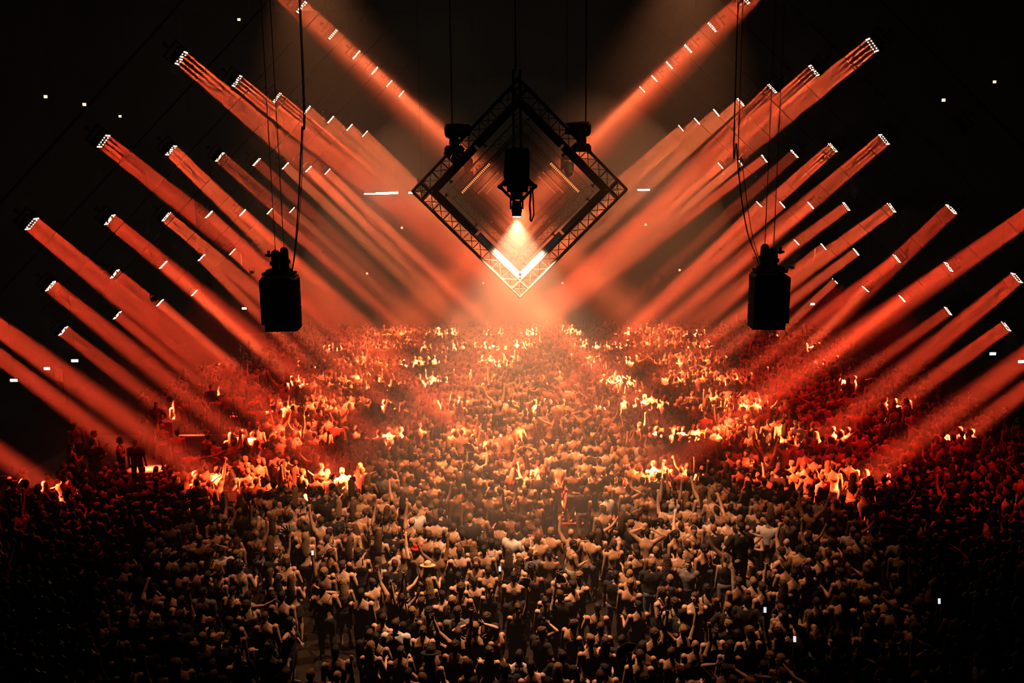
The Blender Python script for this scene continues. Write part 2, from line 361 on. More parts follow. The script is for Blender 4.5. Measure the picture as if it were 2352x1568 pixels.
# the central spotlight hung inside the tunnel
SP = A(1187, 493, 18.15)
root = empty('central_spotlight', SP+Vector((0, 0, 0)))
tag(root, 'large black spotlight hanging in the centre of the truss tunnel, casting a white cone', 'stage light')
X, Yv = Vector((1, 0, 0)), Vector((0, 1, 0))
mb = MB(); mb.loft([((.02, 0, 1.42), .12, .12, X, Yv), ((.02, 0, 1.40), .24, .22, X, Yv), ((.02, 0, 1.30), .27, .24, X, Yv), ((0, 0, .82), .28, .24, X, Yv), ((.03, 0, .70), .27, .22, X, Yv), ((.05, 0, .62), .30, .2, X, Yv)], 20)
for i in range(4): mb.box((-.20+.13*i, -.25, 1.05), (.03, .04, .40))
link('motor_body', mb, 'housing', root)
q45 = Matrix.Rotation(R(45), 3, 'Y')
mb = MB()
for yy in (-.2, .2):
    for c, d in (((-.2, 0, .78), 45), ((.2, 0, .78), -45), ((-.2, 0, .42), -45), ((.2, 0, .42), 45)):
        mb.box((c[0]+.02, yy, c[2]), (.06, .05, .60), Matrix.Rotation(R(d), 3, 'Y'))
mb.box((.02, 0, .66), (.62, .34, .10)); mb.box((.02, 0, .55), (.45, .30, .14))
link('bracket', mb, 'steel', root)
mb = MB(); mb.box((.0, 0, .40), (.26, .24, .16))
for s in (-1, 1): mb.box((s*.13, 0, .26), (.04, .12, .28))
yk = link('yoke', mb, 'housing', root)
mb = MB(); mb.loft([((0, 0, .30), .06, .06, X, Yv), ((0, 0, .27), .10, .10, X, Yv), ((0, 0, .10), .115, .115, X, Yv), ((0, 0, .0), .10, .10, X, Yv), ((0, 0, -.035), .105, .105, X, Yv)], 20)
hd_ = link('lamp_head', mb, 'housing', yk)
link('lens', MB().loft([((0, 0, -.036), .09, .09, X, Yv), ((0, 0, -.05), .07, .07, X, Yv)], 20), 'white_lens', hd_)
mb = MB(); 
for dx in (-.06, .10): mb.tube((dx, 0, 1.38), (dx*.9, 0, 3.02), .026, n=8)
for i in range(6): mb.tube((-.06, 0, 1.55+.25*i), (.10, 0, 1.68+.25*i), .012, n=5)
link('hanging_pole', mb, 'steel', root)
link('red_cable', MB().path([(.30, 0, .60), (.31, 0, .45), (.28, 0, .2), (.30, 0, .0), (.29, 0, -.12)], .022), 'redhose', root)
link('black_cable', MB().path([(.34, 0, .62), (.36, 0, .3), (.37, 0, .0), (.32, 0, -.15), (.29, 0, -.12)], .016), 'cable', root)
mb = MB(); mb.tube((0, 0, 3.0), (0, 0, ZC-.02-SP.z), .02, n=6); link('suspension_cable', mb, 'cable', root)
light('SPOT', 'central_source', SP+Vector((0, 0, -.07)), (0, .20, -1), P_SPOT, (1, .50, .25), spot_size=R(88), spot_blend=.5, shadow_soft_size=.07)
# ------------------------------------------------------------------ hanging loudspeakers
def speaker(P, wdt, hgt, dep, yaw, lean, label, flip):
    root = empty('hanging_loudspeaker', P, (0, lean, yaw)); tag(root, label, 'speaker', 'hanging loudspeaker stacks')
    n = 3; hh = hgt/n
    for i in range(n):
        mb = MB(); z0 = -hh*(i+1)+.01; z1 = -hh*i-.01; w2 = wdt/2
        c = .07 if i == 0 else 0
        pts = [(-w2, z0), (w2, z0), (w2, z1-c), (w2-c*1.5, z1), (-w2+c*.8, z1), (-w2, z1-c)]
        vs = [(x, y, z) for y in (-dep/2, dep/2) for x, z in pts]; k = len(pts)
        mb.add(vs, [tuple(range(k))[::1], tuple(range(k, 2*k))[::-1]]+[(j, j+k, (j+1) % k+k, (j+1) % k) for j in range(k)])
        cb = link('speaker_cabinet', mb, 'grille', root)
        link('front_grille', MB().box((0, dep/2+.012, (z0+z1)/2), (wdt*.92, .02, hh*.88)), 'steel', cb)
        for s in (-1, 1): link('handle', MB().box((s*wdt*.3, -dep/2-.012, (z0+z1)/2), (.14, .02, .05)), 'leather', cb)
    mb = MB(); mb.box((flip*wdt*.04, 0, -hgt-.07), (wdt*.92, dep*.9, .14)); link('bottom_plate', mb, 'grille', root)
    mb = MB(); mb.box((0, 0, .04), (wdt*.88, dep*.7, .06))
    for s in (-.3, 0, .3): mb.box((wdt*s, 0, .09), (.05, dep*.6, .08))
    link('flying_frame', mb, 'steel', root)
    for s, h_, wd_ in ((flip*.17, .42, .14), (-flip*.08, .36, .15)):
        mb = MB(); mb.box((wdt*s, 0, .08+h_/2), (wd_, .2, h_)); mb.ell((wdt*s, 0, .10+h_), (wd_*.62, .1, .08)); mb.box((wdt*s, 0, h_*.7), (wd_*1.5, .16, .08))
        mt = link('chain_motor', mb, 'housing', root)
        link('lifting_chain', MB().tube((wdt*s, 0, .1+h_), (wdt*s, 0, ZC-.05-P.z), .009, n=6), 'chain', mt)
    mb = MB(); mb.box((-flip*wdt*.12, .1, .42), (.42, .05, .05)); mb.box((-flip*wdt*.3, .1, .45), (.05, .05, .14)); link('rigging_bar', mb, 'steel', root)
    return root
spl = at_depth(642, 632, 17.5); spr = at_depth(1768, 625, 17.5)
speaker(spl, .72, 1.02, .75, R(6), R(0), 'black hanging loudspeaker stack at left with chain motors on top', 1)
speaker(spr, .72, 1.04, .75, R(-6), R(0), 'black hanging loudspeaker stack at right with chain motors on top', -1)
def cable(name, pts, r, label, m='cable'):
    n_ = 36; P_ = []; q_ = [Vector(p) for p in pts]
    for i in range(n_+1):                  # smooth cable path
        t = i/n_*(len(q_)-1); k = min(int(t), len(q_)-2); f = t-k; a0, a1, a2, a3 = q_[max(0, k-1)], q_[k], q_[k+1], q_[min(len(q_)-1, k+2)]
        P_.append(.5*((2*a1)+(a2-a0)*f+(2*a0-5*a1+4*a2-a3)*f*f+(3*a1-a0-3*a2+a3)*f**3))
    mb = MB(); X, Yv = Vector((1, 0, 0)), Vector((0, 1, 0)); mb.loft([(p, r, r, X, Yv) for p in P_], 8)
    return tag(link(name, mb, m), label, 'cable', 'loose cables to the loudspeakers')
cable('speaker_cable', [(*at_depth(694, 20, 17.4).xy, ZC-.05), at_depth(694, 150, 17.4), at_depth(693, 300, 17.4), at_depth(688, 420, 17.4), at_depth(682, 520, 17.4), at_depth(676, 590, 17.4), at_depth(668, 636, 17.4)], .015, 'thick black cable running down to the left hanging loudspeaker')
cable('speaker_cable', [(*at_depth(697, 20, 17.5).xy, ZC-.05), at_depth(697, 150, 17.5), at_depth(696, 300, 17.5), at_depth(693, 420, 17.5), at_depth(684, 530, 17.5), at_depth(674, 600, 17.5), at_depth(667, 637, 17.5)], .008, 'thin black cable beside the thick one at the left hanging loudspeaker')
cable('speaker_cable', [(*at_depth(1686, 200, 17.4).xy, ZC-.05), at_depth(1688, 240, 17.4), at_depth(1692, 330, 17.4), at_depth(1700, 430, 17.4), at_depth(1716, 530, 17.4), at_depth(1736, 585, 17.4), at_depth(1750, 627, 17.4)], .013, 'thick black cable curving down to the right hanging loudspeaker')
cable('speaker_cable', [(*at_depth(1697, 200, 17.5).xy, ZC-.05), at_depth(1698, 270, 17.5), at_depth(1704, 360, 17.5), at_depth(1714, 450, 17.5), at_depth(1728, 540, 17.5), at_depth(1742, 590, 17.5), at_depth(1752, 627, 17.5)], .008, 'thin black cable curving down to the right hanging loudspeaker')
# ------------------------------------------------------------------ small lamps and white tube lights
def lamp(name, px, py, Y, size, m, label, cat='lamp', group=None):
    P = at_depth(px, py, Y); r = empty(name, P); tag(r, label, cat, group)
    link('lamp_face', MB().box((0, -.012, 0), size), m, r)
    link('lamp_case', MB().box((0, .05, 0), (size[0]*1.15, .09, size[2]*1.3)), 'housing', r)
    if Y < YF-1: link('suspension_cable', MB().tube((0, .05, 0), (0, .05, ZC-.03-P.z), .008, n=5), 'cable', r)
    return P
TB = 52.0
for px0, px1, py, s_, lb in ((837, 873, 445, .5, 'thin white tube light, leftmost of the row at the far end'), (864, 893, 444, 1.1, 'bright white tube light in the middle of the row left of the frames'),
                         (893, 914, 443, 1.0, 'short bright white tube light at the right end of the left row'), (939, 953, 442.5, 1.0, 'small white tube light touching the left corner of the nearest frame'), (1465, 1492, 436, .8, 'white tube light right of the truss frames')):
    P = at_depth((px0+px1)/2, py, TB); Lr = (px1-px0)/1900*TB
    r = empty('tube_light', P); tag(r, lb, 'lamp', 'white tube lights at the far end')
    link('tube', MB().tube((-Lr/2, 0, 0), (Lr/2, 0, 0), .055*s_, n=10), 'tube', r); link('batten_case', MB().box((0, .09, .03), (Lr, .06, .10)), 'housing', r)
    link('suspension_cable', MB().tube((0, .09, .05), (0, .09, ZC-.03-P.z), .005, n=5), 'cable', r)
    light('AREA', 'tube_source', P+Vector((0, -.1, 0)), (0, -1, -.15), 110*s_*Lr, (1, .66, .42), shape='RECTANGLE', size=Lr, size_y=.15)
SMALL = [(105, 222, 'amber', 'upper left of the dark roof', .16), (194, 240, 'amber', 'upper left, right of the leftmost one', .16), (276, 267, 'amber', 'upper left, lowest of three', .12), (2167, 230, 'amber', 'upper right of the dark roof', .16), (2284, 188, 'amber', 'far upper right corner', .14),
         (549, 45, 'amber', 'at the top left between roof bars', .13)]
for px, py, m, pl, sz in SMALL: lamp('marker_light', px, py, 40, (sz, .02, sz*.8), m, f'tiny pale yellow marker light {pl}', 'lamp', 'yellow marker lights')
for px, py, pl in ((923, 523, 'left of the nearest frame below the tubes'), (1483, 516, 'right of the nearest frame below the tube'), (843, 628, 'low on the far left of the cone'), (1561, 620, 'low on the far right of the cone'), (1110, 650, 'just left of the frame tip'), (1292, 650, 'just right of the frame tip')):
    P = at_depth(px, py, 56); r = empty('marker_light', P); tag(r, f'tiny red-orange marker light {pl}', 'lamp', 'red marker lights')
    link('lamp_face', MB().ell((0, 0, 0), (.075, .04, .075)), 'redled' if py < 640 else 'ladder', r); link('lamp_case', MB().box((0, .07, 0), (.16, .07, .16)), 'housing', r); link('suspension_cable', MB().tube((0, .1, 0), (0, .1, ZC-.03-P.z), .005, n=5), 'cable', r)
for px, py, Y, sx, pl in ((172, 828, 36, .30, 'to the right of the orange panel'), (108, 846, 36, .26, 'to the left of the orange panel'), (32, 873, 34, .30, 'at the left edge under the beams'), (2280, 812, 36, .26, 'low on the right wall'), (2346, 830, 36, .28, 'at the right edge beside the crowd'), (561, 708, 48, .26, 'left of the left loudspeaker'), (1866, 698, 48, .24, 'right of the right loudspeaker')):
    lamp('small_lamp', px, py, Y, (sx, .02, .11), 'wlamp', f'small bright white lamp {pl}', 'lamp', 'small white lamps')
P = at_depth(136, 860, 38); r = empty('hanging_screen', P, (0, 0, R(-35))); tag(r, 'pale panel glowing orange beside a dark post at far left', 'screen')
link('screen_sheet', MB().box((0, 0, 0), (.75, .04, .62)), 'panel', r); link('post', MB().box((.45, 0, -P.z/2+.3), (.10, .08, P.z+.6)), 'steel', r)
light('SPOT', 'panel_light', P+Vector((.6, -2.6, .4)), (-.6, 2.6, -.4), 55, (1, .2, .05), spot_size=R(24), spot_blend=.4)

# ------------------------------------------------------------------ people
Xa, Ya, Za = Vector((1, 0, 0)), Vector((0, 1, 0)), Vector((0, 0, 1))
def realise(mb, name, voxel=.011, ratio=.3, disp=0., smooth=2):
    me = mb.mesh(name); o = bpy.data.objects.new(name, me); col.objects.link(o)
    m = o.modifiers.new('r', 'REMESH'); m.mode = 'VOXEL'; m.voxel_size = voxel; m.use_smooth_shade = True
    if smooth:
        m = o.modifiers.new('s', 'SMOOTH'); m.factor = .5; m.iterations = smooth
    if disp:
        tx = bpy.data.textures.new('hair_clumps', 'CLOUDS'); tx.noise_scale = .022; tx.noise_depth = 2
        m = o.modifiers.new('d', 'DISPLACE'); m.texture = tx; m.strength = disp; m.mid_level = .5; m.texture_coords = 'LOCAL'
    m = o.modifiers.new('c', 'DECIMATE'); m.ratio = ratio
    ev = o.evaluated_get(bpy.context.evaluated_depsgraph_get())
    out = bpy.data.meshes.new_from_object(ev); out.name = name
    out.polygons.foreach_set('use_smooth', [True]*len(out.polygons))
    bpy.data.objects.remove(o); bpy.data.meshes.remove(me)
    return out
def reduced(me, target):
    o = bpy.data.objects.new('tmp', me); col.objects.link(o); m = o.modifiers.new('c', 'DECIMATE')
    m.ratio = min(1., target/max(1, sum(len(p.vertices)-2 for p in me.polygons)))
    ev = o.evaluated_get(bpy.context.evaluated_depsgraph_get()).to_mesh(); ev.calc_loop_triangles()
    v = np.empty(len(ev.vertices)*3, 'f'); ev.vertices.foreach_get('co', v); t = np.empty(len(ev.loop_triangles)*3, 'i'); ev.loop_triangles.foreach_get('vertices', t)
    bpy.data.objects.remove(o); return v.reshape(-1, 3), t.reshape(-1, 3)
TORSO = {'m': [(.84, .14, .11, -.01), (.90, .175, .125, -.01), (.97, .172, .122, -.005), (1.06, .158, .11, 0), (1.16, .170, .115, .005), (1.27, .203, .13, .005), (1.36, .216, .124, 0), (1.42, .195, .098, -.012), (1.47, .125, .072, -.015), (1.50, .07, .063, -.01)],
         'f': [(.84, .14, .12, -.01), (.90, .182, .132, -.015), (.97, .172, .122, -.01), (1.06, .132, .096, 0), (1.14, .136, .096, .005), (1.25, .158, .108, .005), (1.33, .170, .104, 0), (1.39, .160, .085, -.01), (1.44, .10, .060, -.012), (1.475, .055, .052, -.008)]}
def torso(mb, sex, infl=0., z0=0, z1=9):
    r = [(z, a, b, y) for z, a, b, y in TORSO[sex] if z0 <= z <= z1]
    mb.loft([((0, y, z), a+infl, b+infl, Xa, Ya) for z, a, b, y in r], 20)
ARMS = {  # upper arm, forearm directions for the right side (+x); left is mirrored
 'down': ((.16, .02, -1), (.06, .22, -1)), 'bent': ((.35, .15, -1), (-.25, 1, .35)), 'up': ((.22, .12, 1), (.06, .05, 1)), 'vee': ((.75, .05, .8), (.35, .1, 1)),
 'point': ((.2, .75, .75), (0, .6, 1)), 'phone': ((.2, .9, .1), (-.25, .5, 1)), 'head': ((.85, .05, .65), (-.95, .1, .35)), 'hip': ((.7, -.15, -.8), (-.7, .3, -.55)), 'out': ((1, .1, .25), (.9, .3, .55)),
 'fold': ((.25, .3, -1), (-1, .5, .25)), 'fist': ((.35, .35, .9), (-.1, .1, 1)), 'low': ((.3, -.1, -1), (.25, .5, -.8))}
def arm_pts(sex, side, pose):
    ua, fa = [Vector((v[0]*side, v[1], v[2])).normalized() for v in ARMS[pose]]
    sw = .212 if sex == 'm' else .170; sz = 1.415 if sex == 'm' else 1.385
    lift = max(0, ua.z)*.05
    Sh = Vector((side*(sw-lift*.5), -.01, sz+lift)); k = 1. if sex == 'm' else .93
    El = Sh+ua*.29*k; Wr = El+fa*.255*k
    return Sh, El, Wr, fa
def hand(mb, side, Wr, fa, fist, k=1.):
    side_v = fa.cross(Ya); 
    if side_v.length < .3: side_v = fa.cross(Xa)
    side_v.normalize(); nrm = side_v.cross(fa).normalized()
    rot = Matrix((side_v, nrm, fa)).transposed()
    mb.ell(Wr+fa*.048, (.042*k, .018*k, .055*k), rot)
    ln = [.062, .074, .070, .055]
    for i in range(4):
        b = Wr+fa*.088+side_v*((i-1.5)*.0235*k); L = ln[i]*k
        sp = side_v*((i-1.5)*.006)
        if fist:
            p1 = b+fa*.028+nrm*.012; p2 = p1+nrm*.03-fa*.006; p3 = p2-fa*.028
        else:
            p1 = b+fa*L*.42+sp; p2 = p1+fa*L*.34+nrm*.006+sp; p3 = p2+fa*L*.24+nrm*.011
        mb.cap(b, p1, .0098*k, .009*k); mb.cap(p1, p2, .009*k, .0085*k); mb.cap(p2, p3, .0085*k, .0075*k)
    t0 = Wr+fa*.03-side_v*.034*side*k; t1 = t0-side_v*.022*side+fa*.028+nrm*.01; t2 = t1-side_v*(.008 if not fist else -.02)*side+fa*.028+nrm*.008
    mb.cap(t0, t1, .013*k, .011*k); mb.cap(t1, t2, .011*k, .009*k)
LEGS = {'stand': ((.09, 0, .90), (.10, .015, .49), (.105, -.02, .09)), 'bounce': ((.09, -.02, .88), (.12, .07, .48), (.12, -.04, .09)), 'wide': ((.10, 0, .89), (.13, .02, .48), (.13, -.02, .09))}
def leg(mb, side, lp, infl=0., k0=0., k1=1.):
    h, kn, an = [Vector((p[0]*side, p[1], p[2])) for p in LEGS[lp]]
    pr = [(0, h, .088), (.25, h.lerp(kn, .5), .078), (.5, kn, .056), (.62, kn.lerp(an, .3)+Vector((0, -.014, 0)), .058), (.85, kn.lerp(an, .75), .040), (1., an, .036)]
    pr = [p for p in pr if k0 <= p[0] <= k1]
    mb.loft([(p, r+infl, r+infl, Xa, Ya) for _, p, r in pr][::-1], 14)
    return an
def make_variant(sex, la, ra, lp, hair, bottom, top, hat=None, head=(0, 0)):
    out = {}
    b = MB(); torso(b, sex)
    zo = 0 if sex == 'm' else -.035
    b.cap((0, -.012, 1.46+zo), (0, .012, 1.56+zo), .058 if sex == 'm' else .048, .053 if sex == 'm' else .045)
    if sex == 'm':
        for s in (-1, 1):
            b.ell((s*.092, -.092, 1.32), (.072, .042, .09), Euler((0, R(12*s), R(8*s))).to_matrix()); b.ell((s*.088, .092, 1.33), (.085, .04, .06)); b.ell((s*.037, -.098, 1.13), (.032, .024, .16))
            b.loft([((s*.03, -.02, 1.53), .03, .03, Xa, Ya), ((s*.10, -.02, 1.47), .04, .03, Xa, Ya), ((s*.17, -.01, 1.43), .04, .04, Xa, Ya)], 10)
    else:
        for s in (-1, 1):
            b.ell((s*.072, .075, 1.255), (.06, .055, .058)); b.ell((s*.07, -.07, 1.29), (.045, .025, .07))
            b.loft([((s*.03, -.015, 1.485), .025, .025, Xa, Ya), ((s*.10, -.015, 1.43), .03, .025, Xa, Ya), ((s*.15, -.01, 1.40), .035, .035, Xa, Ya)], 10)
    for s in (-1, 1): b.ell((s*.075, -.065, .90), (.085, .075, .085))
    ks = 1. if sex == 'm' else .85
    for s, pose in ((-1, la), (1, ra)):
        Sh, El, Wr, fa = arm_pts(sex, s, pose)
        b.ell(Sh, (.070*ks,)*3); m1 = Sh.lerp(El, .45)
        b.cap(Sh, m1, .060*ks, .057*ks); b.cap(m1, El, .057*ks, .042*ks); m2 = El.lerp(Wr, .3)
        b.cap(El, m2, .042*ks, .046*ks); b.cap(m2, Wr, .046*ks, .029*ks); hand(b, s, Wr, fa, pose in ('fist', 'hip', 'phone', 'fold'), .95 if sex == 'm' else .85)
        an = leg(b, s, lp, -.0 if sex == 'm' else -.006)
        b.ell(an+Vector((s*.01, .065, -.055)), (.045, .125, .035)); b.ell(an+Vector((0, -.025, -.045)), (.036, .045, .045))
    # head (turn, nod)
    hz = 1.645+zo; hr = Euler((R(head[1]), 0, R(head[0]))).to_matrix(); pv = Vector((0, .0, 1.56+zo))
    def hp(x, y, z): return pv+hr @ Vector((x, y, z-1.56))
    b.ell(hp(0, .008, 1.675), (.074, .094, .098), hr); b.ell(hp(0, .04, 1.615), (.054, .058, .062), hr)
    b.ell(hp(0, .088, 1.578), (.024, .018, .018), hr)               # chin
    b.ell(hp(0, .108, 1.642), (.013, .017, .026), hr); b.ell(hp(0, .092, 1.688), (.048, .018, .012), hr)   # nose, brow
    for s in (-1, 1): b.ell(hp(s*.077, -.002, 1.645), (.011, .02, .03), hr); b.ell(hp(s*.045, .072, 1.638), (.02, .018, .018), hr)
    out['body'] = realise(b, 'body', .0105, .16, smooth=2)
    for s, k in ((-1, 'eye_a'), (1, 'eye_b')): out[k] = MB().ell(hp(s*.031, .094, 1.668), (.013, .007, .007), hr, 8, 6).mesh('eye')
    out['mouth'] = MB().ell(hp(0, .1, 1.606), (.022, .008, .007), hr, 8, 6).mesh('mouth')
    h = MB(); dsp = .012
    if hair != 'bald':
        if hair == 'short': h.ell(hp(0, -.016, 1.70), (.083, .094, .082), hr); h.ell(hp(0, -.045, 1.655), (.074, .062, .07), hr); h.ell(hp(0, .05, 1.745), (.055, .04, .03), hr)
        if hair == 'curly':
            h.ell(hp(0, -.018, 1.71), (.098, .105, .09), hr); h.ell(hp(0, -.05, 1.66), (.088, .07, .08), hr); dsp = .035
        if hair in ('long', 'wavy'):
            h.ell(hp(0, -.014, 1.70), (.086, .098, .086), hr); h.loft([(hp(0, -.05, 1.70), .085, .06, Xa, Ya), (hp(0, -.062, 1.60), .092, .055, Xa, Ya), (Vector((0, -.098, 1.46+zo)), .105, .04, Xa, Ya), (Vector((0, -.118, 1.32+zo)), .10, .03, Xa, Ya), (Vector((0, -.118, 1.20+zo)), .06, .02, Xa, Ya)], 16); dsp = .02 if hair == 'long' else .035
        if hair == 'pony':
            h.ell(hp(0, -.014, 1.70), (.081, .094, .082), hr); h.ell(hp(0, -.10, 1.735), (.03, .03, .03), hr)
            h.loft([(hp(0, -.11, 1.74), .02, .02, Xa, Za), (hp(0, -.145, 1.69), .028, .026, Xa, Ya), (Vector((.01, -.15, 1.52+zo)), .03, .026, Xa, Ya), (Vector((.02, -.145, 1.36+zo)), .012, .012, Xa, Ya)], 10)
        if hair == 'bun': h.ell(hp(0, -.014, 1.70), (.081, .094, .082), hr); h.ell(hp(0, -.06, 1.80), (.042, .042, .038), hr)
        if hair == 'braids':
            h.ell(hp(0, -.014, 1.70), (.081, .094, .082), hr)
            for s in (-1, 1):
                for i in range(6): h.ell(Vector((s*(.06+.004*i), -.07-.012*i, 1.60-.055*i)), (.02, .02, .034))
        out['hair'] = realise(h, 'hair', .0095, .4, dsp*1.3 if hair in ('short', 'curly', 'pony') else dsp*.8, 1)
    if hat == 'bucket': out['hat'] = ('hat', MB().loft([(hp(0, -.005, 1.70), .14, .15, hr @ Xa, hr @ Ya), (hp(0, -.005, 1.735), .10, .115, hr @ Xa, hr @ Ya), (hp(0, -.005, 1.80), .085, .10, hr @ Xa, hr @ Ya), (hp(0, -.005, 1.81), .06, .07, hr @ Xa, hr @ Ya)], 20))
    if hat == 'cowboy': out['hat'] = ('hat', MB().loft([(hp(0, 0, 1.715), .19, .17, hr @ Xa, hr @ Ya), (hp(0, 0, 1.73), .19, .17, hr @ Xa, hr @ Ya), (hp(0, 0, 1.735), .095, .11, hr @ Xa, hr @ Ya), (hp(0, 0, 1.80), .085, .10, hr @ Xa, hr @ Ya), (hp(0, 0, 1.83), .045, .08, hr @ Xa, hr @ Ya)], 20))
    if hat == 'cap': out['hat'] = ('hat', MB().loft([(hp(0, -.005, 1.70), .088, .102, hr @ Xa, hr @ Ya), (hp(0, -.005, 1.75), .084, .098, hr @ Xa, hr @ Ya), (hp(0, -.005, 1.79), .055, .065, hr @ Xa, hr @ Ya)], 18).box(hp(0, -.13, 1.705), (.13, .09, .012), hr))
    g = MB(); nm = 'shorts'
    torso(g, sex, .012, .84, 1.0)
    if bottom == 'trousers':
        nm = 'trousers'
        for s in (-1, 1): leg(g, s, lp, .016)
    elif bottom == 'skirt':
        nm = 'skirt'; g.loft([((0, 0, 1.0), .16, .12, Xa, Ya), ((0, -.01, .9), .20, .15, Xa, Ya), ((0, -.01, .72), .24, .19, Xa, Ya), ((0, -.01, .70), .23, .18, Xa, Ya)], 18)
    else:
        for s in (-1, 1): leg(g, s, lp, .022, 0, .5)
    for s in (-1, 1): g.ell((s*.075, -.065, .90), (.095, .085, .095))
    out['bottom'] = (nm, realise(g, nm, .015, .35, .012, 2))
    sh = MB()
    for s in (-1, 1):
        an = Vector((LEGS[lp][2][0]*s, LEGS[lp][2][1], LEGS[lp][2][2])); sh.ell(an+Vector((s*.01, .06, -.052)), (.055, .14, .038)); sh.ell(an+Vector((0, -.02, -.03)), (.048, .055, .055)); sh.box(an+Vector((s*.006, .04, -.078)), (.09, .26, .024))
    out['shoes'] = realise(sh, 'shoes', .014, .4, 0, 1)
    if top:
        g = MB()
        if top == 'tshirt':
            torso(g, sex, .024, .97, 1.47)
            for s in (-1, 1): g.ell((s*.092, -.095, 1.31), (.095, .055, .12)); g.ell((s*.088, .092, 1.32), (.10, .055, .09))
            for s, pose in ((-1, la), (1, ra)):
                Sh, El, Wr, fa = arm_pts(sex, s, pose); g.ell(Sh, (.088*ks,)*3); g.cap(Sh, Sh.lerp(El, .62), .080*ks, .072*ks)
            for s in (-1, 1): g.loft([((s*.05, -.02, 1.52+zo), .05, .055, Xa, Ya), ((s*.10, -.02, 1.475+zo), .062, .062, Xa, Ya), ((s*.18, -.01, 1.44+zo), .066, .066, Xa, Ya)], 10)
        elif top == 'tank':
            torso(g, sex, .016, .97, 1.36)
            for s in (-1, 1): g.ell((s*.092, -.092, 1.27), (.085, .055, .10)); g.ell((s*.08, .085, 1.27), (.085, .062 if sex == 'm' else .075, .08))
            for s in (-1, 1): g.path([(s*.095, -.105, 1.30), (s*.085, -.085, 1.42+zo), (s*.085, -.015, 1.505+zo), (s*.09, .075, 1.42+zo), (s*.10, .10, 1.33)], .026, 8)
            g.box((0, -.085, 1.36), (.10, .05, .12))
        elif top == 'bra':
            torso(g, sex, .010, 1.24, 1.30); g.loft([((0, .005, z), TORSO[sex][5][1]+.008, TORSO[sex][5][2]+.008, Xa, Ya) for z in (1.22, 1.27)], 20)
            for s in (-1, 1): g.path([(s*.075, -.095, 1.26), (s*.075, -.078, 1.38+zo), (s*.085, -.01, 1.475+zo), (s*.085, .06, 1.38+zo), (s*.075, .12, 1.27)], .013, 6); g.ell((s*.072, .078, 1.255), (.066, .060, .060))
        elif top == 'strap':                 # cross-body bag strap and pouch
            pts = [Vector((.15, -.02, 1.47+zo)), Vector((.10, -.11, 1.40)), Vector((0, -.138, 1.27)), Vector((-.09, -.125, 1.12)), Vector((-.165, -.05, 1.02)), Vector((-.17, .04, 1.0)), Vector((-.09, .12, 1.12)), Vector((.02, .15, 1.27)), Vector((.11, .125, 1.40)), Vector((.15, -.02, 1.47+zo))]
            g.path(pts, .013, 6); g.box((-.17, .02, 1.0), (.05, .15, .10))
        elif top == 'harness':
            for s in (-1, 1): g.path([(s*.11, -.02, 1.49+zo), (s*.07, -.12, 1.40), (0, -.138, 1.29), (-s*.13, -.10, 1.20), (-s*.198, 0, 1.17)], .014, 6)
            g.path([(s_*.20*cos(a), .0-.132*sin(a), 1.17) for s_ in (1,) for a in [pi*i/12 for i in range(13)]], .014, 6)
        nm = {'tshirt': 't_shirt', 'tank': 'tank_top', 'bra': 'bikini_top', 'strap': 'cross_body_strap', 'harness': 'harness'}[top]
        out['top'] = (nm, realise(g, nm, .012 if top in ('strap', 'harness', 'bra') else .014, .4, .008 if top in ('tshirt',) else 0, 1))
    return out
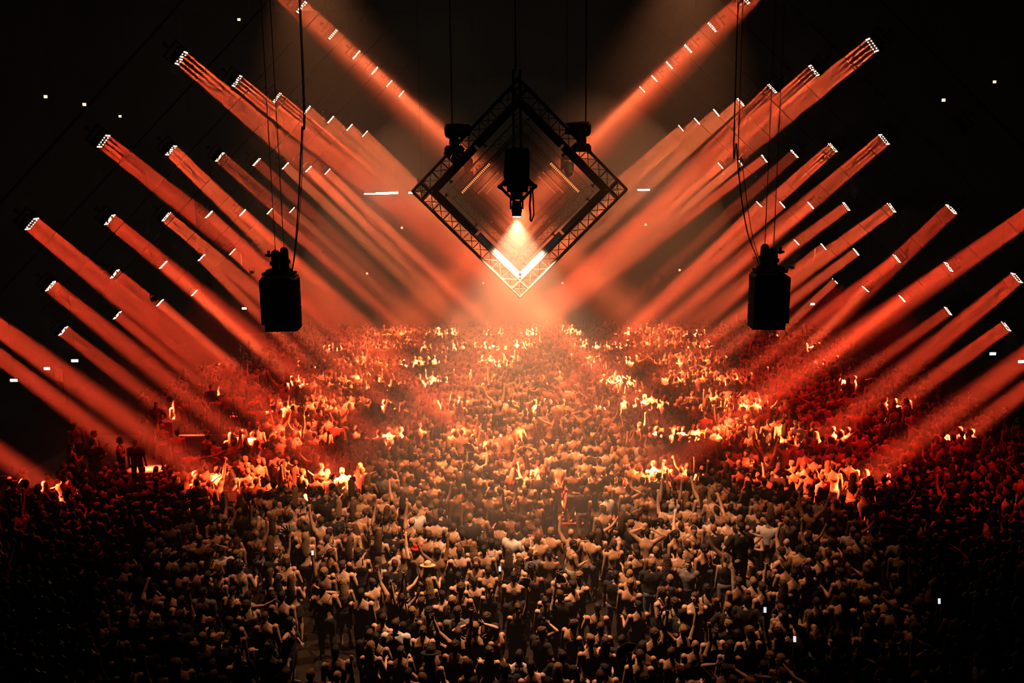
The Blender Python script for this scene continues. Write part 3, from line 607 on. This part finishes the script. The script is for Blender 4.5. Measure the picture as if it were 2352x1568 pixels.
# sex, left arm, right arm, legs, hair, bottom, top, hat, head(turn, nod), words
VAR = [
 ('m', 'down', 'down', 'stand', 'short', 'shorts', None, None, (0, -8), 'shirtless', 'arms down'),
 ('m', 'bent', 'bent', 'bounce', 'short', 'trousers', 'strap', None, (20, -12), 'shirtless', 'bent arms'),
 ('m', 'up', 'down', 'stand', 'curly', 'shorts', None, None, (-15, 5), 'shirtless', 'left arm raised'),
 ('m', 'vee', 'up', 'wide', 'short', 'shorts', None, None, (0, 10), 'shirtless', 'both arms raised'),
 ('m', 'hip', 'bent', 'stand', 'short', 'trousers', 'tshirt', None, (35, -5), 't-shirt', 'hand on hip'),
 ('m', 'down', 'fist', 'stand', 'bald', 'shorts', 'harness', None, (0, 8), 'harness', 'right fist raised'),
 ('m', 'low', 'phone', 'stand', 'short', 'trousers', None, 'cap', (-10, -15), 'capped shirtless', 'right forearm up'),
 ('f', 'bent', 'bent', 'bounce', 'long', 'skirt', 'bra', None, (0, -10), 'bikini-top', 'bent arms'),
 ('f', 'down', 'up', 'stand', 'pony', 'shorts', 'tank', None, (15, 6), 'tank-top', 'right arm raised'),
 ('f', 'down', 'bent', 'stand', 'wavy', 'trousers', 'bra', None, (-20, -5), 'bikini-top', 'right arm bent'),
 ('f', 'head', 'down', 'bounce', 'bun', 'shorts', 'tank', None, (0, -12), 'tank-top', 'hand on head'),
 ('m', 'fold', 'fold', 'stand', 'curly', 'trousers', 'tank', None, (0, -10), 'tank-top', 'folded arms'),
 ('f', 'up', 'vee', 'wide', 'braids', 'shorts', 'bra', None, (0, 12), 'braided bikini-top', 'both arms raised'),
 ('m', 'down', 'bent', 'bounce', 'short', 'shorts', 'strap', None, (-30, -10), 'shirtless', 'right arm bent'),
 ('m', 'down', 'down', 'wide', 'short', 'trousers', 'tshirt', None, (-12, -8), 't-shirt', 'arms down'),
 ('m', 'point', 'down', 'stand', 'short', 'shorts', 'strap', None, (10, 5), 'shirtless', 'left arm pointing'),
 ('m', 'head', 'head', 'wide', 'short', 'shorts', None, None, (0, -5), 'shirtless', 'hands on head'),
 ('f', 'low', 'out', 'stand', 'long', 'shorts', 'tank', None, (10, -5), 'tank-top', 'right arm out'),
 ('m', 'down', 'point', 'stand', 'short', 'trousers', None, 'bucket', (0, 0), 'bucket-hatted', 'right arm pointing'),
 ('f', 'down', 'bent', 'stand', 'long', 'shorts', 'bra', 'cowboy', (15, -10), 'cowboy-hatted', 'right arm bent'),
]
T0 = __import__('time').time()
VM = [make_variant(*v[:9]) for v in VAR]
print('variants', __import__('time').time()-T0)
SK = ['skin0', 'skin0', 'skin1', 'skin1', 'skin1', 'skin2']; HR = ['hair0', 'hair0', 'hair1', 'hair1', 'hair2']
HN = {'hair0': 'black', 'hair1': 'brown', 'hair2': 'blond'}
BC = ['black']*6+['denim', 'khaki', 'grey']; TC = ['black']*8+['grey', 'grey', 'white']
def setmat(o, m):
    if not o.data.materials: o.data.materials.append(M['black'])
    o.material_slots[0].link = 'OBJECT'; o.material_slots[0].material = M[m]
def person_proto(i):
    v = VM[i]; root = bpy.data.objects.new('person', None); parts = []
    for key, nm in (('body', 'body'), ('hair', 'hair'), ('hat', None), ('bottom', None), ('shoes', 'shoes'), ('top', None), ('eye_a', 'eye'), ('eye_b', 'eye'), ('mouth', 'mouth')):
        if key not in v: continue
        d = v[key]
        if isinstance(d, tuple):
            nm, d = d
            if isinstance(d, MB):
                d = d.mesh(nm); v[key] = (nm, d)
        o = bpy.data.objects.new(nm, d); o['_k'] = key
        if not d.materials: d.materials.append(M['black'])
        parts.append(o)
    return root, parts
PROTO = [person_proto(i) for i in range(len(VAR))]
def place_person(i, loc, yaw, lean, h, flip, mats, label, group='people in the crowd', face=False):
    root0, parts = PROTO[i]
    r = root0.copy(); col.objects.link(r); r.location = loc; r.rotation_euler = (lean[0], lean[1], yaw); r.scale = (h*(-1 if flip else 1), h, h)
    tag(r, label, 'person', group)
    for p in parts:
        k = p['_k']
        if k in ('eye_a', 'eye_b', 'mouth') and not face: continue
        c = p.copy(); del c['_k']; col.objects.link(c); c.parent = r
        setmat(c, {'body': mats[0], 'hair': mats[1], 'bottom': mats[2], 'top': mats[3], 'shoes': mats[5] if len(mats) > 5 else 'leather', 'eye_a': 'eye', 'eye_b': 'eye', 'mouth': 'lip', 'hat': mats[4]}[k])
    return r
def who(i, mats, flip):
    v = VAR[i]; wd = 'man' if v[0] == 'm' else 'woman'; ps = v[10]
    if flip: ps = ps.replace('left', '#').replace('right', 'left').replace('#', 'right')
    hr = 'bald' if v[4] == 'bald' else HN[mats[1]]+'-haired'
    t = v[9]
    if v[6] == 'tshirt': t = {'black': 'black-shirted', 'grey': 'grey-shirted', 'white': 'white-shirted'}[mats[3]]
    if 'bikini' in t: t = 'bikini-topped'
    if t == 'tank-top': t = 'vest-wearing'
    if t == 'harness': t = 'harnessed'
    return f'{hr} {t} {wd} with {ps}'
pr = random.Random(11)
FEAT = []                                    # named figures at set spots (x, y, radius kept free)
def feature(i, px, py, mats, label, yaw=0., h=1., flip=False, z=0., face=False, prop=None, htop=1.72):
    P = at_height(px, py, z+htop*h); P.z = z; FEAT.append((P.x, P.y, .36))
    r = place_person(i, P, yaw, (0, 0), h, flip, mats, label, 'people singled out in the crowd', face); return r, P
feature(18, 957, 1256, ('skin1', 'hair0', 'black', 'black', 'red'), 'shirtless man in a bright red bucket hat, middle of the crowd', R(10), flip=True)
feature(19, 982, 1296, ('skin0', 'hair1', 'black', 'black', 'straw'), 'woman in a cream cowboy hat near the red bucket hat', R(-15))
feature(14, 908, 1428, ('skin0', 'hair1', 'black', 'white', 'black'), 'man in a loose white t-shirt, left of centre near the front', R(-5), 1.06)
feature(3, 1052, 1445, ('skin1', 'hair1', 'black', 'black', 'black'), 'shirtless man with both arms overhead right of the white t-shirt man', R(0), 1.02)
feature(0, 1518, 1195, ('skin0', 'hair0', 'black', 'black', 'black'), 'tall pale shirtless man with dark trousers right of centre', R(4), 1.06)
feature(0, 1180, 1318, ('skin0', 'hair0', 'black', 'black', 'black'), 'shirtless man with black hair and tanned back just below the central group', R(-3), 1.03)
rp, P = feature(4, 1702, 1205, ('skin1', 'hair0', 'khaki', 'black', 'black', 'leather'), 'man in a black shirt and khaki trousers standing on a black box above the crowd', R(8), 1.06, z=.75)
o = link('platform_box', MB().box((0, 0, .355), (.62, .62, .71)).box((0, 0, .72), (.70, .70, .05)), 'housing', None, (P.x, P.y, 0)); tag(o, 'black platform box under the man in khaki trousers', 'box'); FEAT += [(P.x, P.y-.6, .45), (P.x, P.y-1.1, .35)]
feature(4, 1292, 1500, ('skin1', 'hair0', 'black', 'black', 'black'), 'man in black t-shirt near the bottom, hand on hip', R(-10))
feature(14, 1192, 1500, ('skin0', 'hair0', 'black', 'white', 'black'), 'dark-haired man in a pale t-shirt at the bottom centre', R(2))
feature(3, 1730, 1330, ('skin0', 'hair2', 'denim', 'black', 'black'), 'pale shirtless man with blond hair raising both arms in front of the khaki trousers', R(-10))
feature(14, 508, 1262, ('skin1', 'hair0', 'black', 'white', 'black'), 'man in a hanging white t-shirt at the dim left of the crowd', R(30), 1.0)
feature(9, 1088, 1245, ('skin0', 'hair2', 'black', 'pink', 'black'), 'blond woman in a bright pink top near the crowd barrier', R(10), .97)
feature(8, 1548, 1128, ('skin0', 'hair1', 'white', 'white', 'black'), 'woman in white vest and white shorts right of the crowd barrier', R(0), 1.0, z=.1)
feature(3, 1142, 905, ('skin0', 'hair1', 'black', 'black', 'black'), 'far shirtless man with arms spread wide above the bright heads', R(5), 1.08, z=.8)
o = link('platform_box', MB().box((0, 0, .39), (.9, .6, .78)), 'housing', None, (FEAT[-1][0], FEAT[-1][1], 0)); tag(o, 'low black box under the far man with spread arms', 'box')
# people standing apart on the left riser
for k, (i, px, py, mt, lb, yw, fl) in enumerate([
    (0, 172, 972, ('skin1', 'hair0', 'black', 'black', 'black'), 'red-lit shirtless man standing apart, leftmost on the riser', 20, False),
    (13, 214, 992, ('skin0', 'hair2', 'black', 'black', 'black'), 'brightly lit shirtless man facing right on the left riser', -50, False),
    (4, 212, 1012, ('skin1', 'hair0', 'black', 'black', 'black'), 'man in black shirt and shorts in front of the brightly lit man on the riser', 15, True),
    (9, 162, 1020, ('skin0', 'hair0', 'black', 'black', 'black'), 'woman with bent arm below the leftmost man on the riser', -30, False),
    (11, 274, 1008, ('skin1', 'hair0', 'black', 'grey', 'black'), 'dim bending man in a grey vest in the middle of the riser', -70, False),
    (14, 310, 1012, ('skin2', 'hair0', 'black', 'black', 'black'), 'dark man in black t-shirt right of the bending man', 10, False),
    (14, 336, 955, ('skin1', 'hair0', 'black', 'black', 'black'), 'man in black t-shirt at the back of the left riser', 30, True),
    (4, 358, 926, ('skin0', 'hair0', 'black', 'grey', 'black'), 'man in a printed grey t-shirt, highest on the left riser', 170, False),
    (5, 372, 975, ('skin1', 'hair0', 'black', 'black', 'black'), 'harnessed man with one arm out beside the pale cabinet', -20, True),
    (0, 406, 990, ('skin0', 'hair0', 'black', 'black', 'black'), 'red-lit shirtless man at the right end of the riser', 5, False)]):
    feature(i, px, py, mt, lb, R(yw), 1.0, fl, .45)
rx0, rx1 = -17.6, -12.2
o = link('riser', MB().box((-15.2, 30.4, .2), (6.6, 7.6, .4)).box((-15.2, 26.5, .42), (6.6, .12, .05)), 'deck'); tag(o, 'low dark riser at the left with a few people standing apart', 'platform')
o = link('side_cabinet', MB().box((0, 0, .45), (.8, .5, .9)), 'card', None, at_height(382, 1012, .45)-Vector((0, 0, .02))); o.location.z = .405; tag(o, 'pale cabinet catching the light at the right of the riser', 'cabinet')
# crowd barrier
for bi, (x0, x1, yy, lb) in enumerate(((1055, 1110, 1222, 'short steel crowd barrier rail left of centre among the heads'), (1200, 1375, 1243, 'long steel crowd barrier rail right of centre among the heads'))):
    a = at_height(x0, yy, 1.25); b = at_height(x1, yy, 1.25); b.y = a.y; r = empty('crowd_barrier', (a.x, a.y, 0)); tag(r, lb, 'barrier'); L = b.x-a.x
    link('top_rail', MB().tube((0, 0, 1.25), (L, 0, 1.25), .022), 'alu', r); FEAT.append(((a.x+b.x)/2, a.y, .3))
    for j in range(int(L/1.1)+2): link('post', MB().tube((L*j/(int(L/1.1)+1), 0, 0), (L*j/(int(L/1.1)+1), 0, 1.25), .02), 'alu', r)
# props, each in the raised hand of somebody
NHOLD = [0]
def holder(px, py, label, male=False, lift=.05):
    i, sx, sd = (2, 'm', -1) if male else (8, 'f', 1)
    Sh, El, Wr, fa = arm_pts(sx, sd, 'up'); hp = Wr+fa*.085; P = at_height(px, py, hp.z+lift)
    mt = (pr.choice(SK), pr.choice(HR), 'black', 'black', 'black'); loc = (P.x-hp.x, P.y-hp.y, 0)
    place_person(i, loc, 0, (0, 0), 1., False, mt, label, 'people singled out in the crowd'); FEAT.append((loc[0], loc[1], .36)); NHOLD[0] += 1
    return P
def fan(px, py, z, m, label, yaw, roll, fold=1.):
    P = holder(px, py, 'person with raised arm holding the '+label.replace('held up ', ''), px > 1300, .02); n = 15; mb = MB(); vs = []; fs = []
    for i in range(n+1):
        a = pi*.12+pi*.76*i/n*fold; k = .007*(1 if i % 2 else -1)
        vs += [(cos(a)*.07, k-.002, sin(a)*.07), (cos(a)*.25, k-.002, sin(a)*.25), (cos(a)*.07, k+.002, sin(a)*.07), (cos(a)*.25, k+.002, sin(a)*.25)]
    for i in range(n):
        a = 4*i; fs += [(a, a+1, a+5, a+4), (a+2, a+6, a+7, a+3), (a+1, a+3, a+7, a+5)]
    mb.add(vs, fs); r = empty('hand_fan', P, (0, roll, yaw)); tag(r, label, 'fan', 'folding hand fans')
    link('fan_leaf', mb, m, r); rb_ = MB()
    for i in range(0, n+1, 1):
        a = pi*.12+pi*.76*i/n*fold; rb_.tube((0, -.006, 0), (cos(a)*.20, -.009, sin(a)*.20), .003, n=4)
    link('rib', rb_, 'leather', r)
fan(665, 1226, 1.95, 'card', 'open pale folding fan held up left of centre', R(10), R(-25)); fan(1447, 1505, 1.75, 'card', 'open cream folding fan near the bottom right of centre', R(-5), R(-40)); fan(1073, 1035, 1.98, 'black', 'open black folding fan held up in the bright centre', R(0), R(30))
fan(1275, 1338, 1.85, 'card', 'small open pale fan right of the tanned man', R(0), R(20), .6); fan(1212, 1352, 1.8, 'card', 'half-open pale fan just below the tanned man', R(-20), R(-50), .6)
for px, py, lb in ((718, 1269, 'lit phone held up by a raised hand left of centre'), (1757, 1400, 'pale phone held up at the right'), (1148, 1306, 'small phone glowing just above the tanned man'), (2157, 1380, 'phone glowing in the dark lower right'), (1825, 1467, 'phone lifted at the lower right'), (1150, 1000, 'phone light in the bright centre')):
    P = holder(px, py, 'person with raised arm holding the '+lb.replace('held up by a raised hand ', '').replace('held up ', ''), px in (718, 1757, 1825)); r = empty('phone', P, (R(-12), 0, R(pr.uniform(-15, 15)))); tag(r, lb, 'phone', 'phones held up'); link('phone_case', MB().box((0, 0, 0), (.06, .009, .12)), 'leather', r); link('phone_screen', MB().box((0, -.0055, 0), (.054, .002, .11)), 'screen', r)
# tape arc on the floor near the bottom
tp = MB(); n = 18; vs = []; fs = []; P = at_height(1335, 1560, .01)
for i in range(n+1):
    a = R(-70)+R(150)*i/n
    for rr in (.85, 1.12): vs += [(P.x+cos(a)*rr*.7, P.y+.3+sin(a)*rr, z_) for z_ in (.003, .008)]
for i in range(n):
    a = 4*i; fs += [(a+1, a+3, a+7, a+5), (a, a+4, a+6, a+2)]
tag(link('floor_tape', tp.add(vs, fs), 'tape'), 'curved pale strip on the floor in a gap near the bottom', 'tape')
for k in range(3): FEAT.append((P.x+.75, P.y-.3+.5*k, .42))
# lattice of the crowd
SX, SY = .60, .62
spots = []
j = 0; Yc = 13.0
while Yc < 57.5:
    xl = -17.2-(Yc-13)*.0; xr = 19.4
    i = 0; x = xl+(SX/2 if j % 2 else 0)
    while x < xr:
        X = x+pr.uniform(-.17, .17); Y = Yc+pr.uniform(-.2, .2); x += SX
        hole = (-18.8 < X < -11.6 and 26.2 < Y < 34.6)
        dn = .93 if Y < 36 else .88
        if hole or pr.random() > dn or (X < -12 and Y > 34 and pr.random() < .35) or (X < -15.5 and pr.random() < .4): continue
        if noise.noise(Vector((X*.35, Y*.35, 3))) > .42: continue
        if any((X-a)**2+(Y-b)**2 < c*c for a, b, c in FEAT): continue
        px, py = to_px((X, Y, 1.6))
        if px < -40 or px > 2392 or py > 1600: continue
        spots.append((Y, X, j, px, py))
    Yc += SY; j += 1
wts = [18, 12, 1.8, .9, 8, 1.6, 3, 7, 1.5, 8, 1.5, 9, .7, 13, 12, 1.2, .9, 3, .1, .15]
def rnd():
    i = pr.choices(range(len(VAR)), wts)[0]
    return i, (pr.choice(SK), pr.choice(HR), pr.choice(BC), pr.choice(TC), 'black'), pr.random() < .5
def yawr(): 
    u = pr.random()
    return pr.gauss(0, R(22)) if u < .82 else (pr.gauss(0, R(90)) if u < .97 else pi+pr.gauss(0, R(30)))
NIND = 300-24-NHOLD[0]
vis = [s for s in spots if 6 < s[3] < 2346 and s[4] < 1560]
near = sorted(vis, key=lambda s: (s[2], s[1]))[:NIND]
rowsd = {}
for s in near: rowsd.setdefault(s[2], []).append(s)
for ri, jj in enumerate(sorted(rowsd)):
    rn = 'front row' if ri == 0 else f'{ORD[ri]} row'
    for ci, s in enumerate(sorted(rowsd[jj], key=lambda s: s[3])):
        i, mt, fl = rnd(); yw = yawr()
        place_person(i, (s[1], s[0], 0), yw, (pr.gauss(0, .035), pr.gauss(0, .035)), pr.uniform(.93, 1.06), fl, mt, f'{who(i, mt, fl)}, {rn}, {ordw(ci)} from left', 'people in the nearest rows', abs(yw) > 1.2)
far = [s for s in spots if s not in set(near)]
print('individuals', len(near), 'rest', len(far))
# everyone else: one mesh
LOD = []
for i, v in enumerate(VM):
    lv = []
    for tgt in ((900, 160, 220, 160), (360, 60, 70, 60)):
        VV, TT, KK = [], [], []; o_ = 0
        for key, tg, kk in (('body', tgt[0], 0), ('hair', tgt[1], 1), ('bottom', tgt[2], 2), ('top', tgt[3], 3), ('hat', 60, 3)):
            if key not in v: continue
            d = v[key][1] if isinstance(v[key], tuple) else v[key]
            a, t = reduced(d, tg); VV.append(a); TT.append(t+o_); KK.append(np.full(len(t), kk, 'i')); o_ += len(a)
        lv.append((np.concatenate(VV), np.concatenate(TT), np.concatenate(KK)))
    LOD.append(lv)
slots = ['skin0', 'skin1', 'skin2', 'hair0', 'hair1', 'hair2', 'black', 'denim', 'khaki', 'grey', 'white', 'red']; ixs = {m: k for k, m in enumerate(slots)}
VV, TT, KK = [], [], []; o_ = 0
for Y, X, jj, px, py in far:
    i, mt, fl = rnd()
    a, t, k = LOD[i][0 if Y < 27 else 1]
    yw = yawr(); h = pr.uniform(.92, 1.06)*(1.07 if pr.random() < .06 else 1); f = -1 if fl else 1
    lx, ly = pr.gauss(0, .05), pr.gauss(0, .04)
    Mx = np.array((Euler((lx, ly, yw)).to_matrix() @ Matrix.Diagonal((h*f, h, h))), 'f')
    VV.append(a @ Mx.T+np.array([X, Y, 0.02 if not (X < -12) else 0.02], 'f')); tt = t[:, ::-1] if fl else t
    TT.append(tt+o_); o_ += len(a)
    lut = np.array([ixs[mt[0]], ixs[mt[1]], ixs[mt[2]], ixs['red'] if pr.random() < .02 else ixs[mt[3]]], 'i'); KK.append(lut[k])
V_, T_, K_ = np.concatenate(VV).astype('f'), np.concatenate(TT).astype('i'), np.concatenate(KK)
me = bpy.data.meshes.new('crowd'); me.vertices.add(len(V_)); me.vertices.foreach_set('co', V_.ravel()); me.loops.add(T_.size); me.loops.foreach_set('vertex_index', T_.ravel())
me.polygons.add(len(T_)); me.polygons.foreach_set('loop_start', np.arange(0, T_.size, 3, dtype='i')); me.polygons.foreach_set('loop_total', np.full(len(T_), 3, 'i'))
for m in slots: me.materials.append(M[m])
me.polygons.foreach_set('material_index', K_); me.polygons.foreach_set('use_smooth', np.ones(len(T_), bool)); me.update(calc_edges=True)
o = bpy.data.objects.new('crowd', me); col.objects.link(o); tag(o, 'dense dancing crowd filling the hall behind the nearest rows', 'crowd', kind='stuff')
print('crowd tris', len(T_), 'time', __import__('time').time()-T0)
